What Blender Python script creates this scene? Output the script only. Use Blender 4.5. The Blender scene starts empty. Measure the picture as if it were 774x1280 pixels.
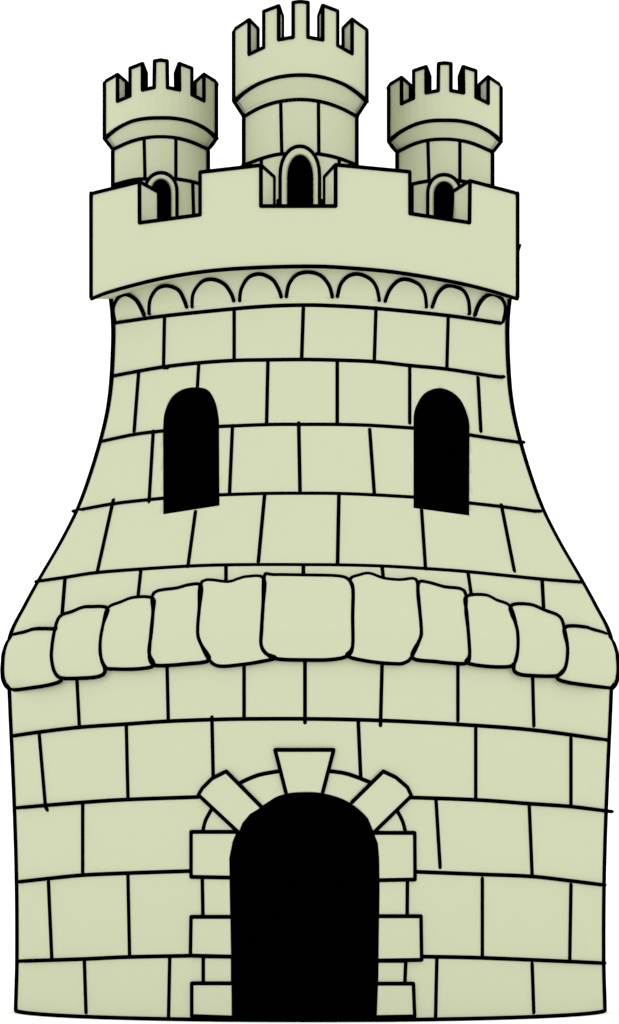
import bpy, bmesh, math
from mathutils import Vector
from mathutils.geometry import delaunay_2d_cdt
C = bpy.context.scene.collection
scene = bpy.context.scene
PI = math.pi

# ------------------------------------------------------------------ camera
D = 50.0            # camera distance from the tower axis (m)
EYE = 1.73          # eye height above the ground
PX0, PY0 = 387.0, 1090.0
cd = bpy.data.cameras.new('camera'); cam = bpy.data.objects.new('camera', cd); C.objects.link(cam)
cam.location = (0, -D, EYE); cam.rotation_euler = (PI/2, 0, 0)
cd.sensor_fit = 'VERTICAL'; cd.sensor_height = 24; cd.lens = 24*D/12.8
cd.shift_y = (PY0-640)/1280.0
cd.clip_end = 2000
scene.camera = cam
# ------------------------------------------------------------------ world: even white light from every side
SKY = 1.4
w = bpy.data.worlds.new('World'); scene.world = w; w.use_nodes = True
bg = w.node_tree.nodes['Background']; bg.inputs[0].default_value = (1, 1, 1, 1); bg.inputs[1].default_value = SKY
scene.view_settings.view_transform = 'Standard'; scene.view_settings.look = 'None'
scene.view_settings.exposure = 0; scene.view_settings.gamma = 1
scene.cycles.diffuse_bounces = 6

# ------------------------------------------------------------------ materials
def mat(name, col, var=0.0, rough=1.0):
    m = bpy.data.materials.new(name); m.use_nodes = True
    nt = m.node_tree; b = nt.nodes['Principled BSDF']
    b.inputs['Roughness'].default_value = rough
    b.inputs['Specular IOR Level'].default_value = 0.0
    if var:
        tc = nt.nodes.new('ShaderNodeTexCoord'); n = nt.nodes.new('ShaderNodeTexNoise'); r = nt.nodes.new('ShaderNodeValToRGB')
        n.inputs['Scale'].default_value = 1.2; n.inputs['Detail'].default_value = 3
        nt.links.new(tc.outputs['Object'], n.inputs['Vector']); nt.links.new(n.outputs['Fac'], r.inputs['Fac'])
        r.color_ramp.elements[0].color = tuple(c*(1-var) for c in col)+(1,)
        r.color_ramp.elements[1].color = tuple(c*(1+var) for c in col)+(1,)
        nt.links.new(r.outputs['Color'], b.inputs['Base Color'])
    else:
        b.inputs['Base Color'].default_value = tuple(col)+(1,)
    return m
def lin(v): v /= 255; return ((v+.055)/1.055)**2.4 if v > .04 else v/12.92
GAIN = 1.025
STONE = mat('pale_stone', [lin(v)/SKY*GAIN for v in (213, 219, 185)], 0.004)
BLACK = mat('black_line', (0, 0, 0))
WHITE = mat('white_ground', (0.99, 0.99, 0.99))
DECK = mat('bounce_white_deck', (0.85, 0.85, 0.82), 0.01)  # unseen tower deck, whitened to bounce light up onto the turrets
MATS = [STONE, BLACK, DECK]

# ------------------------------------------------------------------ round surfaces
def interp(tab, v):
    if v <= tab[0][0]: return tab[0][1]
    for (a, fa), (b, fb) in zip(tab, tab[1:]):
        if v <= b: return fa+(fb-fa)*(v-a)/(b-a)
    return tab[-1][1]
def smooth_tab(tab, n=6):
    out = []
    for i in range(len(tab)-1):
        p0 = tab[max(i-1, 0)]; p1 = tab[i]; p2 = tab[i+1]; p3 = tab[min(i+2, len(tab)-1)]
        m1 = (p2[1]-p0[1])/((p2[0]-p0[0]) or 1); m2 = (p3[1]-p1[1])/((p3[0]-p1[0]) or 1)
        L = p2[0]-p1[0]
        for k in range(n):
            t = k/n; t2 = t*t; t3 = t2*t
            out.append((p1[0]+L*t, (2*t3-3*t2+1)*p1[1]+(t3-2*t2+t)*L*m1+(-2*t3+3*t2)*p2[1]+(t3-t2)*L*m2))
    return out+[tab[-1]]
class Surf:
    """surface of revolution; table rows (height, radius), optional tilt of the rings"""
    def __init__(s, cx, cy, prof, tilt=None, smooth=False):
        k = (D+cy)/D
        s.cy = cy; s.cx = (cx-PX0)/100*k
        prof = sorted(((EYE+(PY0-y)/100*k), r/100*k) for y, r in prof)
        s.prof = smooth_tab(prof) if smooth else prof
        s.tilt = sorted(((EYE+(PY0-y)/100*k), t) for y, t in tilt) if tilt else [(0, 0)]
    def z(s, py): return EYE+(PY0-py)/100*(D+s.cy)/D
    def R(s, h): return interp(s.prof, h)
    def P(s, th, h, off=0.0):
        R = s.R(h)+off
        return Vector((s.cx+R*math.sin(th), s.cy-R*math.cos(th), h+interp(s.tilt, h)*R*math.cos(th)))
    def uv(s, px, py, off=0.0):
        """the place on the surface where a mark of the drawing lies: angle, height (and overshoot beyond the edge)"""
        dx = (px-PX0)/100/D; dz = (PY0-py)/100/D
        h = EYE+dz*(D+s.cy); th = 0; over = 0
        for i in range(60):
            R = s.R(h)+off
            # ray (dx*t, -D+t): meets the circle
            a = 1+dx*dx; ox = -s.cx; oy = -D-s.cy
            b = dx*ox+oy; c = ox*ox+oy*oy-R*R
            disc = b*b-a*c; over = 0
            if disc < 0: over = 1; disc = 0
            t = (-b-math.sqrt(disc))/a
            x = dx*t-s.cx; y = -D+t-s.cy
            th = math.atan2(x, -y)
            hn = EYE+dz*t-interp(s.tilt, h)*R*math.cos(th)
            h += (hn-h)*0.5
        return th, h, (Vector((dx*t, -D+t, EYE+dz*t)) if over else None)
    def pt(s, px, py, off=0.0):
        th, h, o = s.uv(px, py, off)
        return o if o is not None else s.P(th, h, off)

body = Surf(388, 0, [(1300, 367), (1262, 367), (1200, 365.5), (1100, 366), (1000, 369), (880, 374.3), (835, 375.5),
                     (797, 373), (760, 355), (727, 337), (690, 315.5), (665, 302), (638, 289), (600, 275), (552, 260.5), (515, 252),
                     (479, 247.5), (425, 245), (395, 245.8), (365, 249), (320, 252)], smooth=True)
para = Surf(380.6, 0, [(400, 266), (150, 266)])
turrets = [
    Surf(201.3, 0.3, [(330, 59.5), (187, 59.5), (173.7, 70), (60, 70)], [(230, 0.02), (187, .09), (173.7, .19), (100, .19)]),
    Surf(375.5, -0.3, [(330, 70.5), (146, 70.5), (126.8, 83.3), (-20, 83.3)], [(207, 0.05), (146, .13), (126.8, .20), (37, .22)]),
    Surf(555.6, 0.3, [(330, 59.5), (191, 59.5), (177.5, 70.3), (60, 70.3)], [(230, 0.02), (191, .09), (177.5, .19), (100, .19)]),
]

# coordinate helpers for the sheets the drawing was measured on
SH = {'A': (80, 380, 2.419), 'B': (370, 380, 2.419), 'C': (0, 690, 1.985), 'D': (384, 690, 1.985), 'E': (0, 880, 1.935),
      'F': (374, 880, 1.935), 'G': (100, 200, 2.58), 'H': (370, 200, 2.58), 'K': (220, 920, 2.419),
      'L': (100, 60, 3.87), 'M': (280, 0, 3.87), 'R': (470, 60, 3.87), 'p': (0, 0, 1)}
def cv(sh, pts):
    ox, oy, f = SH[sh]; return [(ox+x/f, oy+y/f) for x, y in pts]
def catmull(p, n=5, closed=False):
    out = []; N = len(p)
    if N < 3: return list(p)
    for i in range(N if closed else N-1):
        g = (lambda j: p[j % N]) if closed else (lambda j: p[max(0, min(N-1, j))])
        p0, p1, p2, p3 = g(i-1), g(i), g(i+1), g(i+2)
        for k in range(n):
            t = k/n
            out.append(tuple(0.5*((2*b)+(-a+c)*t+(2*a-5*b+4*c-d)*t*t+(-a+3*b-3*c+d)*t**3) for a, b, c, d in zip(p0, p1, p2, p3)))
    if not closed: out.append(p[-1])
    return out
def dens(p, step=6.0):
    out = []
    for a, b in zip(p, p[1:]):
        n = max(1, int(math.hypot(b[0]-a[0], b[1]-a[1])/step))
        for k in range(n): out.append((a[0]+(b[0]-a[0])*k/n, a[1]+(b[1]-a[1])*k/n))
    return out+[p[-1]]

# ------------------------------------------------------------------ mesh helpers
LW = 0.0245
FLAT = [None]
def squash(c, v):
    """pen strokes lie low on the wall: flatten the cord along the wall's outward direction"""
    s = FLAT[0]
    if s is None: return c+v
    n = Vector((c.x-s.cx, c.y-s.cy, 0)).normalized()
    f = abs(n.y); g = 1.9/(1+max(f, .35)); v = Vector((v.x*g, v.y*g, v.z))
    return c+v-n*(v.dot(n)*.55*max(0, (f-.6)/.4))
def sphere(bm, c, r, mi=1):
    vs = []; 
    for i in range(1, 4):
        ph = PI*i/4
        vs.append([bm.verts.new(squash(c, Vector((r*math.sin(ph)*math.cos(a*PI/4), r*math.sin(ph)*math.sin(a*PI/4), r*math.cos(ph))))) for a in range(8)])
    t = bm.verts.new((c[0], c[1], c[2]+r)); b = bm.verts.new((c[0], c[1], c[2]-r))
    fs = []
    for a in range(8):
        n = (a+1) % 8
        fs.append(bm.faces.new((t, vs[0][a], vs[0][n]))); fs.append(bm.faces.new((b, vs[2][n], vs[2][a])))
        for i in range(2): fs.append(bm.faces.new((vs[i][a], vs[i+1][a], vs[i+1][n], vs[i][n])))
    for f in fs: f.material_index = mi
def line3(bm, pts, r=LW, closed=False, mi=1):
    """a black cord along 3-D points, round at the ends and corners"""
    q = [pts[0]]
    for p in pts[1:]:
        if (p-q[-1]).length > 1e-3: q.append(p)
    if closed and (q[0]-q[-1]).length < 1e-3: q.pop()
    N = len(q)
    if N < 2: sphere(bm, q[0], r, mi); return
    for i in range(N if closed else N-1):
        a, b = q[i], q[(i+1) % N]; t = (b-a).normalized()
        up = Vector((0, 1, 0)) if abs(t.y) < .9 else Vector((1, 0, 0))
        u = t.cross(up).normalized(); v = t.cross(u)
        ra = [bm.verts.new(squash(a, (u*math.cos(k*PI/4)+v*math.sin(k*PI/4))*r)) for k in range(8)]
        rb = [bm.verts.new(squash(b, (u*math.cos(k*PI/4)+v*math.sin(k*PI/4))*r)) for k in range(8)]
        for k in range(8):
            f = bm.faces.new((ra[k], rb[k], rb[(k+1) % 8], ra[(k+1) % 8])); f.material_index = mi
    for i in range(N):
        end = not closed and i in (0, N-1)
        if not end:
            a = (q[i]-q[i-1]).normalized(); b = (q[(i+1) % N]-q[i]).normalized()
            if a.dot(b) > 0.995: continue
        sphere(bm, q[i], r, mi)
def stroke(bm, s, pts, off=0.0, curve=False, closed=False, r=LW):
    if curve: pts = catmull(pts, 6, closed)
    if closed: pts = list(pts)+[pts[0]]
    FLAT[0] = s
    line3(bm, [s.pt(x, y, off) for x, y in dens(pts)], r, closed)
    FLAT[0] = None
def newobj(name, bm, parent=None, mats=None):
    bmesh.ops.recalc_face_normals(bm, faces=bm.faces)
    me = bpy.data.meshes.new(name); bm.to_mesh(me); bm.free()
    for m in (mats or MATS): me.materials.append(m)
    o = bpy.data.objects.new(name, me); C.objects.link(o); o.parent = parent
    return o
def revolve(bm, s, h0, h1, nseg=192, dh=0.12, mi=0, off=0.0, top_mi=0):
    hs = [h0]+[h for h, _ in s.prof if h0+.01 < h < h1-.01]+[h1]
    full = []
    for a, b in zip(hs, hs[1:]):
        n = max(1, int((b-a)/dh))
        full += [a+(b-a)*k/n for k in range(n)]
    full.append(h1)
    rings = [[bm.verts.new(s.P(2*PI*k/nseg, h, off)) for k in range(nseg)] for h in full]
    for r0, r1 in zip(rings, rings[1:]):
        for k in range(nseg):
            f = bm.faces.new((r0[k], r0[(k+1) % nseg], r1[(k+1) % nseg], r1[k])); f.smooth = True; f.material_index = mi
    bm.faces.new(rings[0]); bm.faces.new(rings[-1]).material_index = top_mi
def inside(p, poly):
    x, y = p; c = False; n = len(poly)
    for i in range(n):
        x1, y1 = poly[i]; x2, y2 = poly[(i+1) % n]
        if (y1 > y) != (y2 > y) and x < (x2-x1)*(y-y1)/(y2-y1)+x1: c = not c
    return c
def edist(p, poly):
    m = 1e9; n = len(poly)
    for i in range(n):
        a = poly[i]; b = poly[(i+1) % n]; dx, dy = b[0]-a[0], b[1]-a[1]; L = dx*dx+dy*dy or 1e-12
        t = max(0, min(1, ((p[0]-a[0])*dx+(p[1]-a[1])*dy)/L))
        m = min(m, math.hypot(p[0]-a[0]-dx*t, p[1]-a[1]-dy*t))
    return m
def slab(bm, poly, fo, fi, Rs, step=0.1, extra_h=(), mi=0):
    """solid patch: poly in (angle, height); fo / fi give the outer and inner 3-D points"""
    P = [(t*Rs, h) for t, h in poly]
    xs = [p[0] for p in P]; ys = [p[1] for p in P]
    pts = [Vector(p) for p in P]
    gy = []
    y = min(ys)+step*.5
    while y < max(ys): gy.append(y); y += step
    gy = [y for y in gy if all(abs(y-e) > step*.5 for e in extra_h)]+list(extra_h)
    for yy in gy:
        x = min(xs)+step*.5
        while x < max(xs):
            if inside((x, yy), P) and edist((x, yy), P) > step*.3: pts.append(Vector((x, yy)))
            x += step
    n = len(P)
    vs, es, fs, _, _, _ = delaunay_2d_cdt(pts, [(i, (i+1) % n) for i in range(n)], [list(range(n))], 1, 1e-5)
    co = [(v[0]/Rs, v[1]) for v in vs]
    A = [bm.verts.new(fo(*c)) for c in co]; B = [bm.verts.new(fi(*c)) for c in co]
    cnt = {}
    for f in fs:
        for V, rev in ((A, 0), (B, 1)):
            g = bm.faces.new([V[i] for i in (reversed(f) if rev else f)]); g.material_index = mi
            if not rev: g.smooth = False
        for a, b in zip(f, list(f[1:])+[f[0]]):
            k = (min(a, b), max(a, b)); cnt[k] = cnt.get(k, 0)+1
    for (a, b), c in cnt.items():
        if c == 1: bm.faces.new((A[a], A[b], B[b], B[a])).material_index = mi
def to_uv(s, pts, off=0.0): return [s.uv(x, y, off)[:2] for x, y in pts]
def cut(solid, cutters):
    o = newobj('tmp_solid', solid)
    tmp = [o]
    for cb in cutters:
        for f in cb.faces: f.material_index = 1
        c = newobj('tmp_cutter', cb); tmp.append(c)
        m = o.modifiers.new('b', 'BOOLEAN'); m.operation = 'DIFFERENCE'; m.solver = 'EXACT'; m.object = c
    bpy.context.view_layer.update()
    dg = bpy.context.evaluated_depsgraph_get()
    me = bpy.data.meshes.new_from_object(o.evaluated_get(dg), depsgraph=dg)
    bm = bmesh.new(); bm.from_mesh(me)
    for t in tmp: bpy.data.objects.remove(t)
    bpy.data.meshes.remove(me)
    return bm
def prism(pts3, y_front, y_back):
    bm = bmesh.new()
    a = [bm.verts.new((p.x, y_front, p.z)) for p in pts3]; b = [bm.verts.new((p.x, y_back, p.z)) for p in pts3]
    bm.faces.new(a); bm.faces.new(list(reversed(b))); n = len(a)
    for i in range(n): bm.faces.new((a[i], b[i], b[(i+1) % n], a[(i+1) % n]))
    bmesh.ops.recalc_face_normals(bm, faces=bm.faces)
    return bm
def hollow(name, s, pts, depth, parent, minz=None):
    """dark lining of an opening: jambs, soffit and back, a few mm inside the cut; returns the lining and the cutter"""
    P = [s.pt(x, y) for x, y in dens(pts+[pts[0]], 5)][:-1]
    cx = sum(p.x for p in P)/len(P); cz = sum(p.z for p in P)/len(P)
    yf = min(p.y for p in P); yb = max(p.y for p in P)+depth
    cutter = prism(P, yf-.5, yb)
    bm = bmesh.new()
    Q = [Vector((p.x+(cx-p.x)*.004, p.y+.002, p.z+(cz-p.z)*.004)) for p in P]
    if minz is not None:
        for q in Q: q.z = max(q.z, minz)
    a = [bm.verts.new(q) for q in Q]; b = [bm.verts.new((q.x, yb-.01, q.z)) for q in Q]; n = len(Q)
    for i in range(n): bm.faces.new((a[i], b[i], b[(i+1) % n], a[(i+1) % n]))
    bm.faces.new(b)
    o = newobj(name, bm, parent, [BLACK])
    return o, cutter

# ------------------------------------------------------------------ the ground
bm = bmesh.new()
bmesh.ops.create_circle(bm, cap_ends=True, segments=64, radius=600)
g = newobj('ground', bm, None, [WHITE]); g['kind'] = 'structure'
g.location.z = -0.012

# ------------------------------------------------------------------ the castle
castle = bpy.data.objects.new('castle_tower', None); C.objects.link(castle)
castle['label'] = 'pale green cartoon castle keep with black outlines, flared round body and three small battlemented turrets'
castle['category'] = 'castle'

# openings
door_px = [(289.5, 1277), (288, 1168), (286.3, 1085), (288, 1060.5), (296, 1038), (309, 1019), (325, 1006), (344, 996), (361, 990.5), (381, 989),
           (402, 990.3), (426.6, 997.5), (445, 1009), (459.7, 1024), (470, 1044), (474, 1069), (475, 1098), (473.7, 1209), (471, 1277)]
winL_px = [(205.2, 643), (205, 566), (205.2, 529), (208, 512), (216, 496), (229, 486.6), (245, 484), (260, 488), (269, 504), (273, 525), (273.5, 632)]
winR_px = [(518, 635), (518, 520.5), (521, 508), (531, 492), (547.7, 485), (564, 489.5), (576.6, 502), (584, 520.5), (586, 533), (585.7, 644.5)]
def arch_curve(p, k=1):
    return [p[0]]+catmull(p[k:-k] if k else p, 5)+[p[-1]] if k else catmull(p, 5)
door_px = [(x+(-1.8 if x < 381 else 1.8)*min(1, abs(x-381)/60), y+1) if y < 1270 else (x+(-1.8 if x < 381 else 1.8), y) for x, y in door_px]
winL_px = [(239+(x-239)*1.03, y) for x, y in winL_px]; winR_px = [(552+(x-552)*1.03, y) for x, y in winR_px]
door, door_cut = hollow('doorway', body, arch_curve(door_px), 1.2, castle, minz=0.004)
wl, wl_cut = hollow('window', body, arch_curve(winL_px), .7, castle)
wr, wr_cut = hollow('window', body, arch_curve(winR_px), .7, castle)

HJ = body.z(838)
# lower wall
bm = bmesh.new(); revolve(bm, body, 0.0, HJ)
bm = cut(bm, [door_cut])
S = lambda sh, pts, curve=False: stroke(bm, body, cv(sh, pts), curve=curve)
S('p', [(17.6, 919.7), (50, 915), (101, 909), (159, 905), (209, 901.6), (264.5, 899.5), (312, 898.6), (390, 898.6), (474.7, 900.5), (573, 905.5), (666, 912.5), (759, 925)], True)
for a in [[(192, 316), (198, 433)], [(415, 283), (418, 418)], [(606, 278), (606, 413)], [(757, 266), (757, 423)]]: S('C', a)
for a in [[(186, 276), (182, 430)], [(374, 277), (374, 418)], [(559, 309), (562, 431)]]: S('D', a)
S('E', [(43, 251), (200, 238), (310, 231), (480, 225)], True)
S('F', [(270, 226), (430, 232), (555, 241), (655, 248), (745, 259), (755, 260)], True)
for a in [[(97, 75), (112, 250), (116, 256)], [(306, 50), (310, 228)], [(513, 32), (516, 178)], [(201, 240), (201, 413)], [(119, 430), (127, 615)],
          [(310, 412), (314, 610)], [(205, 620), (209, 746)], [(411, 615), (408, 758)]]: S('E', a)
for a in [[(143, 42), (149, 178)], [(427, 60), (427, 230)], [(656, 83), (656, 245)], [(331, 232), (341, 395)], [(556, 243), (563, 415)],
          [(443, 422), (443, 611)], [(656, 437), (653, 622)], [(333, 617), (330, 757)], [(563, 628), (567, 746)]]: S('F', a)
S('E', [(47, 430), (120, 422), (201, 414), (310, 409), (462, 404)], True)
S('F', [(284, 406), (440, 412), (560, 417), (650, 427), (738, 438)], True)
S('E', [(45, 622), (200, 617), (310, 612), (460, 609)], True)
S('F', [(296, 611), (440, 614), (655, 623), (738, 627)], True)
def side_pt(s, h, sg, off=0.0, e=.018):
    R = s.R(h)+off; ts = math.acos(R/(D+s.cy))
    a = s.P(sg*ts, h, off); b = s.P(sg*(ts-math.acos(R/(R+e))), h, off+e)
    return Vector((b.x, b.y, EYE+(a.z-EYE)*(D+b.y)/(D+a.y)))
def side_line(bm, s, h0, h1, sg, n=40, off=0.0):
    """cord down the side of the wall"""
    out = []
    for i in range(n+1):
        out.append(side_pt(s, h0+(h1-h0)*i/n, sg, off))
    line3(bm, out, .028)
for sg in (-1, 1): side_line(bm, body, 0.01, HJ, sg)
# foot line, open at the doorway
tl = body.uv(289, 1275)[0]; tr = body.uv(471, 1275)[0]
line3(bm, [body.P(tr+(2*PI+tl-tr)*k/160, 0.012) for k in range(161)])
base = newobj('base_wall', bm, castle)

# upper wall
bm = bmesh.new(); revolve(bm, body, HJ, body.z(306), top_mi=2)  # top cap gets the added light-bouncing white
bm = cut(bm, [wl_cut, wr_cut])
S('p', [(145.3, 403.5), (205, 395), (293, 386), (340, 382.5), (379, 381.4), (411, 382), (469, 385.4), (560, 394.5), (625.5, 404)], True)
S('p', [(142, 470), (173, 464), (206, 458.5), (249.5, 453.6), (293, 450.7), (336, 449.9), (379, 449.5), (421.7, 450.3), (469, 452.3), (512.6, 457), (558, 461.4), (618, 470.5), (629, 471)], True)
S('p', [(128.4, 551.6), (169, 543), (205, 538.7)], True)
S('p', [(273.5, 533.4), (336, 531), (379, 530.8), (421.7, 530.9), (463, 532), (517.6, 535.4)], True)
S('p', [(586, 543.7), (618, 548.7), (647, 552.8), (654, 552.8)])
S('p', [(92.4, 639), (141, 630), (187.5, 624.7), (205, 623)], True)
S('p', [(273.5, 619), (330, 617.3), (379, 617), (423.7, 617.3), (468, 619), (517.6, 621.8)], True)
S('p', [(586, 628.9), (626, 633.3), (667.6, 639), (675, 639)])
S('p', [(46, 727), (83, 721.7), (121, 716), (176, 711.7), (237, 708), (282, 706.6), (335, 706.2), (390, 706.4), (422, 706.6), (477, 708), (530, 711), (585.5, 715), (676, 724), (726.6, 727.8)], True)
for a in [[(305, 40), (302, 188)], [(302, 192), (315, 192)], [(515, 15), (515, 168)], [(724, 13), (719, 165)], [(228, 205), (214, 385)], [(408, 183), (404, 250)],
          [(617, 175), (613, 362)], [(271, 385), (258, 598)], [(510, 368), (501, 572)], [(710, 360), (714, 565)], [(151, 593), (102, 810)],
          [(398, 628), (375, 795)], [(607, 578), (588, 780)]]: S('A', a)
for a in [[(242, 12), (237, 170)], [(460, 36), (456, 192)], [(125, 170), (125, 362)], [(344, 187), (344, 360)], [(549, 223), (558, 385)],
          [(223, 380), (237, 573)], [(130, 578), (126, 785)], [(380, 624), (392, 802)], [(620, 608), (660, 808)]]: S('B', a)
for a in [[(163, 65), (155, 160)], [(350, 45), (343, 110)], [(561, 35), (561, 72)], [(753, 35), (753, 57)]]: S('C', a)
for a in [[(186, 36), (189, 65)], [(399, 50), (407, 105)], [(582, 68), (586, 138)]]: S('D', a)
for sg in (-1, 1): side_line(bm, body, HJ, body.z(368), sg, 120, .012)
newobj('tower_wall', bm, castle)

# blind arches under the parapet
arcs = [('G', [(117, 522), (111, 480), (125, 445), (150, 434), (180, 450), (198, 478), (207, 500)]),
        ('G', [(224, 495), (228, 450), (250, 415), (283, 406), (318, 420), (335, 450), (344, 474)]),
        ('G', [(362, 473), (366, 430), (393, 393), (428, 385), (465, 400), (487, 430), (496, 454)]),
        ('G', [(515, 453), (521, 415), (545, 378), (583, 368), (620, 385), (640, 415), (649, 441)]),
        ('p', [(358.1, 370.6), (361.5, 355), (371, 343.5), (386, 340.2), (401, 344.5), (411.5, 357), (415.5, 371)]),
        ('H', [(134, 440), (145, 400), (170, 374), (203, 368), (240, 384), (260, 412), (269, 452)]),
        ('H', [(288, 455), (302, 420), (328, 391), (357, 385), (395, 400), (415, 430), (421, 473)]),
        ('H', [(440, 474), (455, 435), (477, 411), (503, 406), (538, 420), (555, 452), (559, 495)]),
        ('H', [(577, 500), (590, 465), (612, 440), (638, 434), (664, 450), (672, 482), (665, 522)])]
for sh, p in arcs:
    bm = bmesh.new(); p = catmull(cv(sh, p), 5)
    uv = to_uv(body, p, .02)
    slab(bm, uv, lambda t, h: body.P(t, h, .012), lambda t, h: body.P(t, h, -.05), 2.5, .15)
    stroke(bm, body, p, .012)
    newobj('corbel_arch', bm, castle)

# ring of rough stones round the waist
ends = [[(27, 212), (50, 200), (85, 191), (136, 191), (137, 195), (130, 240), (130, 270), (137, 300), (153, 317), (130, 328), (85, 336), (30, 342), (15, 342)],
        [(637, 188), (690, 186), (720, 194), (745, 207), (758, 338), (740, 335), (690, 330), (640, 322), (620, 310), (640, 285), (645, 240)]]
stones = [
    ('C', [(150, 160), (180, 148), (205, 138), (225, 136), (268, 140), (257, 180), (250, 220), (252, 265), (260, 288), (258, 302), (240, 310), (205, 313), (155, 313), (138, 300), (130, 270), (130, 240), (137, 195)]),
    ('C', [(268, 140), (300, 125), (335, 113), (380, 116), (380, 150), (376, 200), (370, 250), (382, 281), (340, 290), (280, 290), (262, 285), (250, 255), (250, 220), (257, 180)]),
    ('C', [(382, 102), (440, 90), (470, 82), (500, 85), (495, 140), (491, 200), (500, 230), (520, 268), (460, 278), (400, 282), (380, 278), (371, 260), (375, 200), (380, 150)]),
    ('C', [(502, 74), (565, 75), (590, 68), (615, 62), (655, 67), (653, 130), (649, 190), (648, 230), (660, 252), (684, 263), (640, 273), (600, 279), (545, 283), (520, 268), (500, 230), (491, 200), (495, 140)]),
    ('p', [(330.5, 720.3), (342, 718.8), (384, 719.3), (424, 720.5), (437, 726), (441.5, 738), (441, 770), (441, 808), (434, 820), (414, 824.5), (384, 825), (347, 823.7), (333, 817), (326.5, 806), (327, 790), (329, 755)]),
    ('D', [(107, 68), (130, 58), (155, 54), (190, 66), (230, 70), (270, 69), (275, 110), (283, 190), (280, 215), (258, 262), (240, 275), (220, 277), (160, 272), (100, 258), (113, 235), (113, 160), (114, 95)]),
    ('D', [(276, 78), (300, 76), (340, 87), (390, 97), (394, 150), (400, 200), (403, 260), (395, 275), (375, 277), (320, 272), (260, 262), (280, 215), (283, 190), (278, 130)]),
    ('D', [(394, 112), (440, 107), (470, 120), (503, 135), (518, 180), (523, 215), (520, 260), (510, 280), (490, 285), (440, 283), (395, 274), (403, 255), (400, 200), (396, 150)]),
    ('D', [(503, 136), (550, 130), (590, 145), (625, 160), (637, 190), (645, 240), (640, 285), (625, 305), (600, 308), (560, 307), (530, 304), (514, 295), (514, 278), (522, 240), (520, 190)])]
def round_poly(p):
    """soften the corners of an outline"""
    out = []; n = len(p)
    for i in range(n):
        a, b, c = p[i-1], p[i], p[(i+1) % n]
        out.append(tuple(b[k]*.92+a[k]*.04+c[k]*.04 for k in (0, 1)))
    return catmull(p, 4, True)
for i, (sh, p) in enumerate(stones):
    bm = bmesh.new(); p = round_poly(cv(sh, p)); o = .05
    uv = to_uv(body, p, o)
    P2 = [(t*3.6, h) for t, h in uv]
    slab(bm, uv, lambda t, h: body.P(t, h, o+.003*(i % 2)+.008*min(1, edist((t*3.6, h), P2)/.2)), lambda t, h: body.P(t, h, -.05), 3.6, .12)
    stroke(bm, body, p, o, closed=True)
    newobj('boulder', bm, castle)
endoff = [(body.z(864), .015), (body.z(858), .075), (body.z(850), .105), (body.z(838), .11), (body.z(820), .098), (body.z(806), .06), (body.z(795), .0)]
for sg, sh, p in ((-1, 'C', ends[0]), (1, 'D', ends[1])):
    bm = bmesh.new(); p = cv(sh, p)
    O = .05
    uv = []
    for x, y in p:
        t, h, _ = body.uv(x, y, O)
        uv.append((t, h))
    # the outer stones wrap round the side of the tower
    k0 = [0, len(p)-1] if sg < 0 else [3, 4]
    hi = body.z(797); lo = body.z(861.5)
    wrap = [(sg*1.50, hi), (sg*1.9, hi-.02), (sg*2.0, hi-.3), (sg*1.9, lo+.03), (sg*1.50, lo)]
    if sg < 0: full = uv[1:-1]+[w_ for w_ in reversed(wrap)]
    else: full = uv[:3]+wrap+uv[5:]
    full = catmull(full, 4, True)
    def offs(t, h):
        e = interp(endoff, h); k = max(0, min(1, (abs(t)-1.05)/.35)); return O*(1-k)+(e-.03)*k
    slab(bm, full, lambda t, h: body.P(t, h, offs(t, h)), lambda t, h: body.P(t, h, -.05), 3.7, .08)
    line3(bm, [body.P(t, h, offs(t, h)) for t, h in full], closed=True)
    sil = []
    for k in range(31):
        h = lo+(hi-lo)*k/30
        sil.append(side_pt(body, h, sg, interp(endoff, h)-.026))
    line3(bm, sil, .027)
    newobj('boulder', bm, castle)

# door surround
def jamb_lines(bm, p, o):
    inner = lambda q: 284.5 < q[0] < 476.5
    n = len(p)
    for i in range(n):
        a, b = p[i], p[(i+1) % n]
        if not (inner(a) and inner(b)): stroke(bm, body, [a, b], o)
jl = [('K', [(46, 290), (182, 290), (170, 320), (160, 370), (161, 428), (46, 426)]),
      ('K', [(80, 426), (161, 428), (163, 548), (82, 548)]),
      ('K', [(46, 547), (163, 547), (165, 667), (44, 664)]),
      ('K', [(83, 666), (165, 667), (165, 748), (83, 748)]),
      ('K', [(48, 748), (166, 748), (167, 851), (48, 847)]),
      ('K', [(600, 293), (722, 293), (723, 434), (617, 436), (616, 370), (612, 325)]),
      ('K', [(617, 436), (700, 434), (699, 545), (616, 545)]),
      ('K', [(616, 545), (741, 545), (743, 677), (614, 679)]),
      ('K', [(614, 680), (695, 680), (692, 749), (613, 749)]),
      ('K', [(613, 749), (718, 749), (722, 848), (609, 850)])]
for i, (sh, p) in enumerate(jl):
    bm = bmesh.new(); p = cv(sh, p); o = .014+.002*(i % 5) if i % 5 in (0, 2, 4) else .007
    uv = to_uv(body, dens(p+[p[0]], 8)[:-1], o)
    slab(bm, uv, lambda t, h: body.P(t, h, o), lambda t, h: body.P(t, h, -.008), 3.7, .15)
    stroke(bm, body, p, o, closed=False) if 0 else jamb_lines(bm, p, o)
    newobj('jamb_stone', bm, door)
vs = [('K', [(152, 107), (258, 214), (222, 236), (200, 262), (188, 290), (68, 178), (80, 158), (110, 128)], .026),
      ('K', [(532, 201), (627, 107), (665, 125), (700, 155), (712, 181), (600, 290), (583, 250), (560, 222)], .026)]
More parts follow.
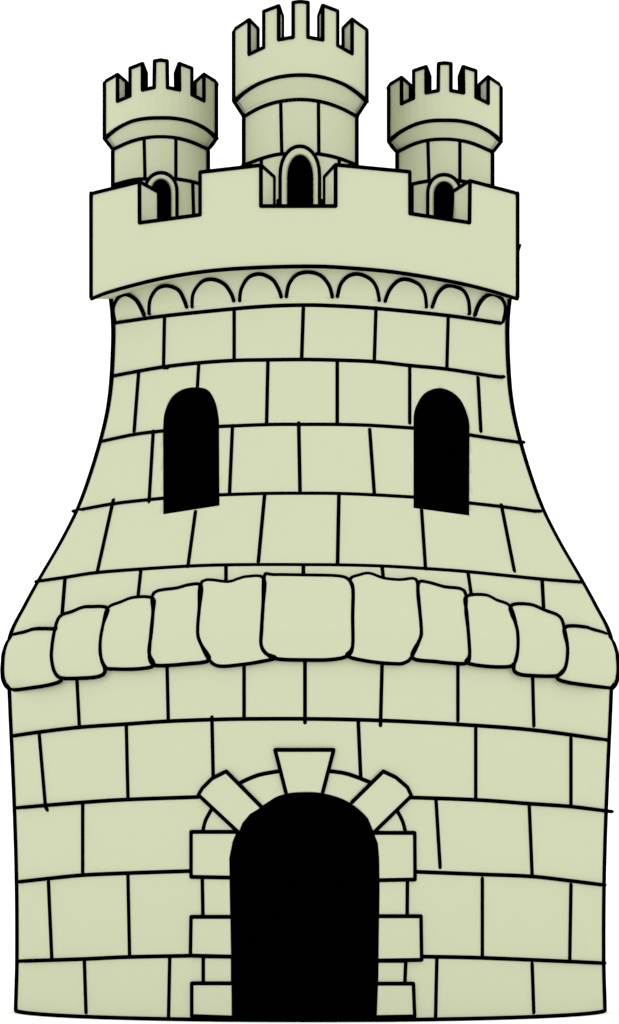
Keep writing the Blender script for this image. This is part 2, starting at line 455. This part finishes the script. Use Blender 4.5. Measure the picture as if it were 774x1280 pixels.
for i, (sh, p, o) in enumerate(vs):
    bm = bmesh.new(); p = cv(sh, p)
    uv = to_uv(body, dens(p+[p[0]], 8)[:-1], o)
    slab(bm, uv, lambda t, h: body.P(t, h, o), lambda t, h: body.P(t, h, -.008), 3.7, .15)
    if i < 1: q = [p[1], p[0], p[7], p[6], p[5], p[4]]
    else: q = p[:6]
    stroke(bm, body, q, o)
    newobj('arch_stone', bm, door)
vs = [([(300, 42), (477, 42), (444, 170), (390, 166), (333, 172)],)]
for (p,) in vs:
    bm = bmesh.new(); p = cv('K', p); o = .03
    uv = to_uv(body, dens(p+[p[0]], 8)[:-1], o)
    slab(bm, uv, lambda t, h: body.P(t, h, o), lambda t, h: body.P(t, h, -.008), 3.7, .15)
    stroke(bm, body, [p[4], p[0], p[1], p[2]], o)
    newobj('keystone', bm, door)
fill = [[(197, 140), (250, 118), (315, 106), (333, 172), (300, 185), (258, 212)],
        [(108, 222), (90, 255), (81, 290), (182, 290)],
        [(463, 106), (520, 115), (592, 142), (532, 201), (500, 184), (444, 170)],
        [(668, 224), (686, 260), (694, 292), (602, 290)]]
for p, arc in zip(fill, (3, 3, 3, 3)):
    bm = bmesh.new(); p = cv('K', p); o = .007
    uv = to_uv(body, dens(p+[p[0]], 8)[:-1], o)
    slab(bm, uv, lambda t, h: body.P(t, h, o), lambda t, h: body.P(t, h, -.008), 3.7, .15)
    stroke(bm, body, catmull(p[:arc], 4), o)
    newobj('arch_stone', bm, door)

# ------------------------------------------------------------------ battlements
def battlement(bm, s, top, hbot, thick, drop, hcut, inner=None, extra=(), back=True, low=None, lift=0.0, fillin=()):
    """top: points of the crenellated edge from left to right (first and last lie on the side of the wall)"""
    inner = inner or {}
    uv = to_uv(s, top)
    uv = [(max(-PI/2, min(PI/2, t)), h) for t, h in uv]
    uv[0] = (-PI/2, uv[0][1]); uv[-1] = (PI/2, uv[-1][1])
    shift = {}
    for i, px in inner.items():
        shift[i] = s.uv(px, top[i][1], -thick)[0]-uv[i][0]
    # dense edge
    path = []; sh = []
    for i in range(len(uv)-1):
        (a, ha), (b, hb) = uv[i], uv[i+1]
        seg = dens([top[i], top[i+1]], 3)
        path.append(uv[i])
        for q in seg[1:-1]:
            t_, h_, o_ = s.uv(*q)
            if o_ is None and -1.5 < t_ < 1.5 and abs(abs(t_)-PI/2) > .07: path.append((t_, h_))
    path.append(uv[-1])
    nb = 40
    bot = [(PI/2-PI*k/nb, hbot) for k in range(nb+1)]
    bbot = bot
    if low:
        m = [s.uv(*q) for q in dens(catmull(low, 5), 3)]
        m = [(t, h) for t, h, o in m if o is None and abs(t) < 1.49]
        bot = [(PI/2, hbot)]+list(reversed(m))+[(-PI/2, hbot)]
        line3(bm, [s.P(*q) for q in bot])
        bbot = [(PI/2-PI*k/nb, hbot+lift*min(1, 14*min(k, nb-k)/nb)) for k in range(nb+1)]
        line3(bm, [s.P(PI-t, h) for t, h in bbot])
    poly = path+bot
    hm = hcut
    Rs = s.R(hbot+.5)
    keys = sorted(inner)
    def dshift(t, h):
        for i in keys:
            if abs(t-uv[i][0]) < .012 and h > hm-.06: return shift[i]
        return 0
    fo = lambda t, h: s.P(t, h)
    fi = lambda t, h: s.P(t+dshift(t, h), h-drop*max(0, min(1, (h-hm)/.3)), -thick)
    slab(bm, poly, fo, fi, Rs, .1, extra)
    if back:
        mir = [(PI-t, h) for t, h in path+bbot]
        slab(bm, mir, fo, lambda t, h: s.P(t, h-drop*max(0, min(1, (h-hm)/.3)), -thick), Rs, .1, extra)
    # outlines
    line3(bm, [fo(*q) for q in path])
    if back: line3(bm, [fo(PI-t, h) for t, h in path])
    for i in range(1, len(uv)-1):
        a = uv[i]
        line3(bm, [fo(*a), fi(*a)])
        if a[1] > hm+.12:
            j = i+1 if uv[i+1][1] < hm+.12 else i-1
            line3(bm, [fi(*a), fi(*uv[j])])
    for i, j in fillin:
        for f in (.33, .66):
            line3(bm, [fo(*uv[i]).lerp(fi(*uv[i]), f), fo(*uv[j]).lerp(fi(*uv[j]), f)])
    return uv

bm = bmesh.new()
top = [(114.7, 241.9), (174.4, 227.2), (174.6, 278.5), (250.4, 268.4), (250.4, 215.2), (326.3, 206.5), (326.3, 257.6), (419.6, 257.6), (419.6, 206), (512.2, 214.7),
       (512.4, 266.9), (587, 278.3), (587.6, 226), (646.4, 241.6)]
hb = para.z(373.6)
battlement(bm, para, top, hb, .30, .09, para.z(300), {1: 198, 2: 198, 5: 342.5, 6: 342.5, 7: 406, 8: 406, 11: 566, 12: 566},
           low=cv('G', [(38, 448), (100, 424), (250, 385), (400, 360), (550, 348)])+[(381, 333)]+cv('H', [(150, 347), (320, 362), (500, 392), (620, 420), (713, 448)]), lift=.5)
for sg in (-1, 1): side_line(bm, para, hb, para.z(242)-.02, sg)
stroke(bm, para, [(648, 307), (650.5, 306), (647.5, 316)], r=.012)
newobj('parapet', bm, castle)

# ------------------------------------------------------------------ turrets
def arch_px(cx, hw, ytop, ybot, spring, n=12):
    pts = [(cx-hw, ybot)]
    for k in range(n+1):
        a = PI*k/n
        pts.append((cx-hw*math.cos(a)*(1 if 1 else 0), spring-(spring-ytop)*math.sin(a)**.9))
    return pts+[(cx+hw, ybot)]
T = [
 dict(s=turrets[0], sh='L', chb=187, cht=173.7, deck=150,
      top=[(118, 165), (182, 128), (182, 258), (243, 232), (243, 98), (303, 75), (303, 203), (359, 191), (361, 63), (391, 58), (422, 63), (424, 191), (482, 203), (480, 75), (541, 98), (541, 226), (600, 256), (600, 127), (661, 165)],
      c1=[(122, 438), (180, 390), (250, 355), (320, 341), (391, 338), (462, 341), (540, 358), (610, 392), (660, 438)],
      c2=[(163, 490), (240, 455), (320, 434), (391, 428), (462, 434), (540, 455), (618, 490)],
      ver=[[(311, 440), (315, 630)], [(464, 440), (464, 632)], [(545, 658), (549, 800)]],
      low=[[(165, 662), (230, 644), (290, 634), (330, 634)], [(455, 632), (520, 642), (578, 656)]],
      win=(201.3, 14.5, 222.3, 275, 242), fr=(201.3, 20, 215.8, 275, 240), hcut=120),
 dict(s=turrets[1], sh='M', chb=146, cht=126.8, deck=100,
      top=[(48, 145), (122, 95), (122, 263), (193, 230), (193, 55), (265, 28), (265, 192), (335, 180), (335, 12), (370, 7), (407, 12), (407, 180), (478, 193), (478, 26), (550, 53), (550, 220), (620, 260), (620, 93), (692, 145)],
      c1=[(52, 492), (100, 447), (170, 404), (260, 374), (370, 363), (475, 373), (570, 403), (640, 446), (690, 492)],
      c2=[(98, 565), (170, 523), (260, 493), (370, 481), (475, 493), (570, 525), (643, 565)],
      ver=[[(275, 492), (280, 738)], [(457, 492), (459, 738)], [(182, 770), (182, 797)], [(557, 768), (557, 797)], [(262, 970), (262, 1000)], [(472, 970), (472, 1000)]],
      low=[[(95, 800), (180, 768), (240, 751), (290, 743)], [(450, 743), (520, 756), (580, 774), (642, 799)]],
      win=(375.3, 18.2, 191.7, 262, 222), fr=(374.9, 24.6, 182.7, 262, 220), hcut=56),
 dict(s=turrets[2], sh='R', chb=191, cht=177.5, deck=150,
      top=[(62, 180), (124, 142), (124, 270), (183, 243), (183, 110), (243, 90), (243, 217), (301, 206), (303, 76), (332, 72), (363, 76), (363, 206), (424, 217), (422, 90), (483, 110), (483, 238), (543, 268), (543, 139), (603, 180)],
      c1=[(65, 450), (120, 405), (190, 370), (260, 353), (332, 350), (405, 353), (480, 370), (550, 405), (603, 450)],
      c2=[(105, 503), (180, 466), (255, 445), (332, 440), (405, 446), (480, 466), (562, 503)],
      ver=[[(252, 455), (257, 640)], [(406, 455), (406, 640)], [(176, 660), (176, 800)]],
      low=[[(172, 660), (215, 650), (262, 643)], [(390, 640), (440, 648), (500, 658), (560, 668)]],
      win=(555.3, 14.8, 225.6, 275, 244), fr=(555.3, 20.5, 218.3, 275, 242), hcut=125)]
for d in T:
    s = d['s']
    tmp = bpy.data.objects.new('tmp', None)
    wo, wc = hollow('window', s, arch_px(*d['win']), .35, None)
    bm = bmesh.new(); h0 = para.z(322)
    revolve(bm, s, h0, s.z(d['chb']-1), 96, .1)
    bm = cut(bm, [wc])
    for a in d['ver']: stroke(bm, s, cv(d['sh'], a))
    for a in d['low']: stroke(bm, s, cv(d['sh'], a), curve=True)
    for sg in (-1, 1): side_line(bm, s, h0, s.z(d['chb'])-.02, sg)
    tur = newobj('turret', bm, castle); wo.parent = tur
    # window surround
    bm = bmesh.new()
    a = arch_px(*d['fr'], n=14); b = arch_px(*d['win'], n=14)
    ring = a+list(reversed(b)); o = .03
    uv = to_uv(s, dens(ring+[ring[0]], 5)[:-1], o)
    slab(bm, uv, lambda t, h: s.P(t, h, o), lambda t, h: s.P(t, h, -.04), .6, .2)
    stroke(bm, s, a, o)
    newobj('window_frame', bm, tur)
    # crown
    bm = bmesh.new()
    top = cv(d['sh'], d['top'])
    hb = s.z(d['chb']); hc = s.z(d['cht'])
    hcu = s.uv(top[7][0], top[7][1])[1]
    hlow = min(s.uv(*top[i])[1] for i in (2, 3, 6, 7, 11, 12, 15, 16))
    battlement(bm, s, top, hb, .14, .07, max(s.uv(*top[i])[1] for i in (2, 3, 6, 7, 11, 12, 15, 16)), extra=(hc,), fillin=() if d['sh'] == 'M' else ((5, 6), (13, 12)))
    stroke(bm, s, cv(d['sh'], d['c1']), 0.004, curve=True)
    stroke(bm, s, cv(d['sh'], d['c2']), 0.004, curve=True)
    for sg in (-1, 1):
        line3(bm, [side_pt(s, h, sg) for h in (hb+.01, hc, s.uv(*top[0])[1])])
    # floor inside the crown
    fl = hc+.12
    vs_ = [bm.verts.new(s.P(2*PI*k/48, fl, -.1)) for k in range(48)]; bm.faces.new(vs_)
    newobj('crown', bm, tur)
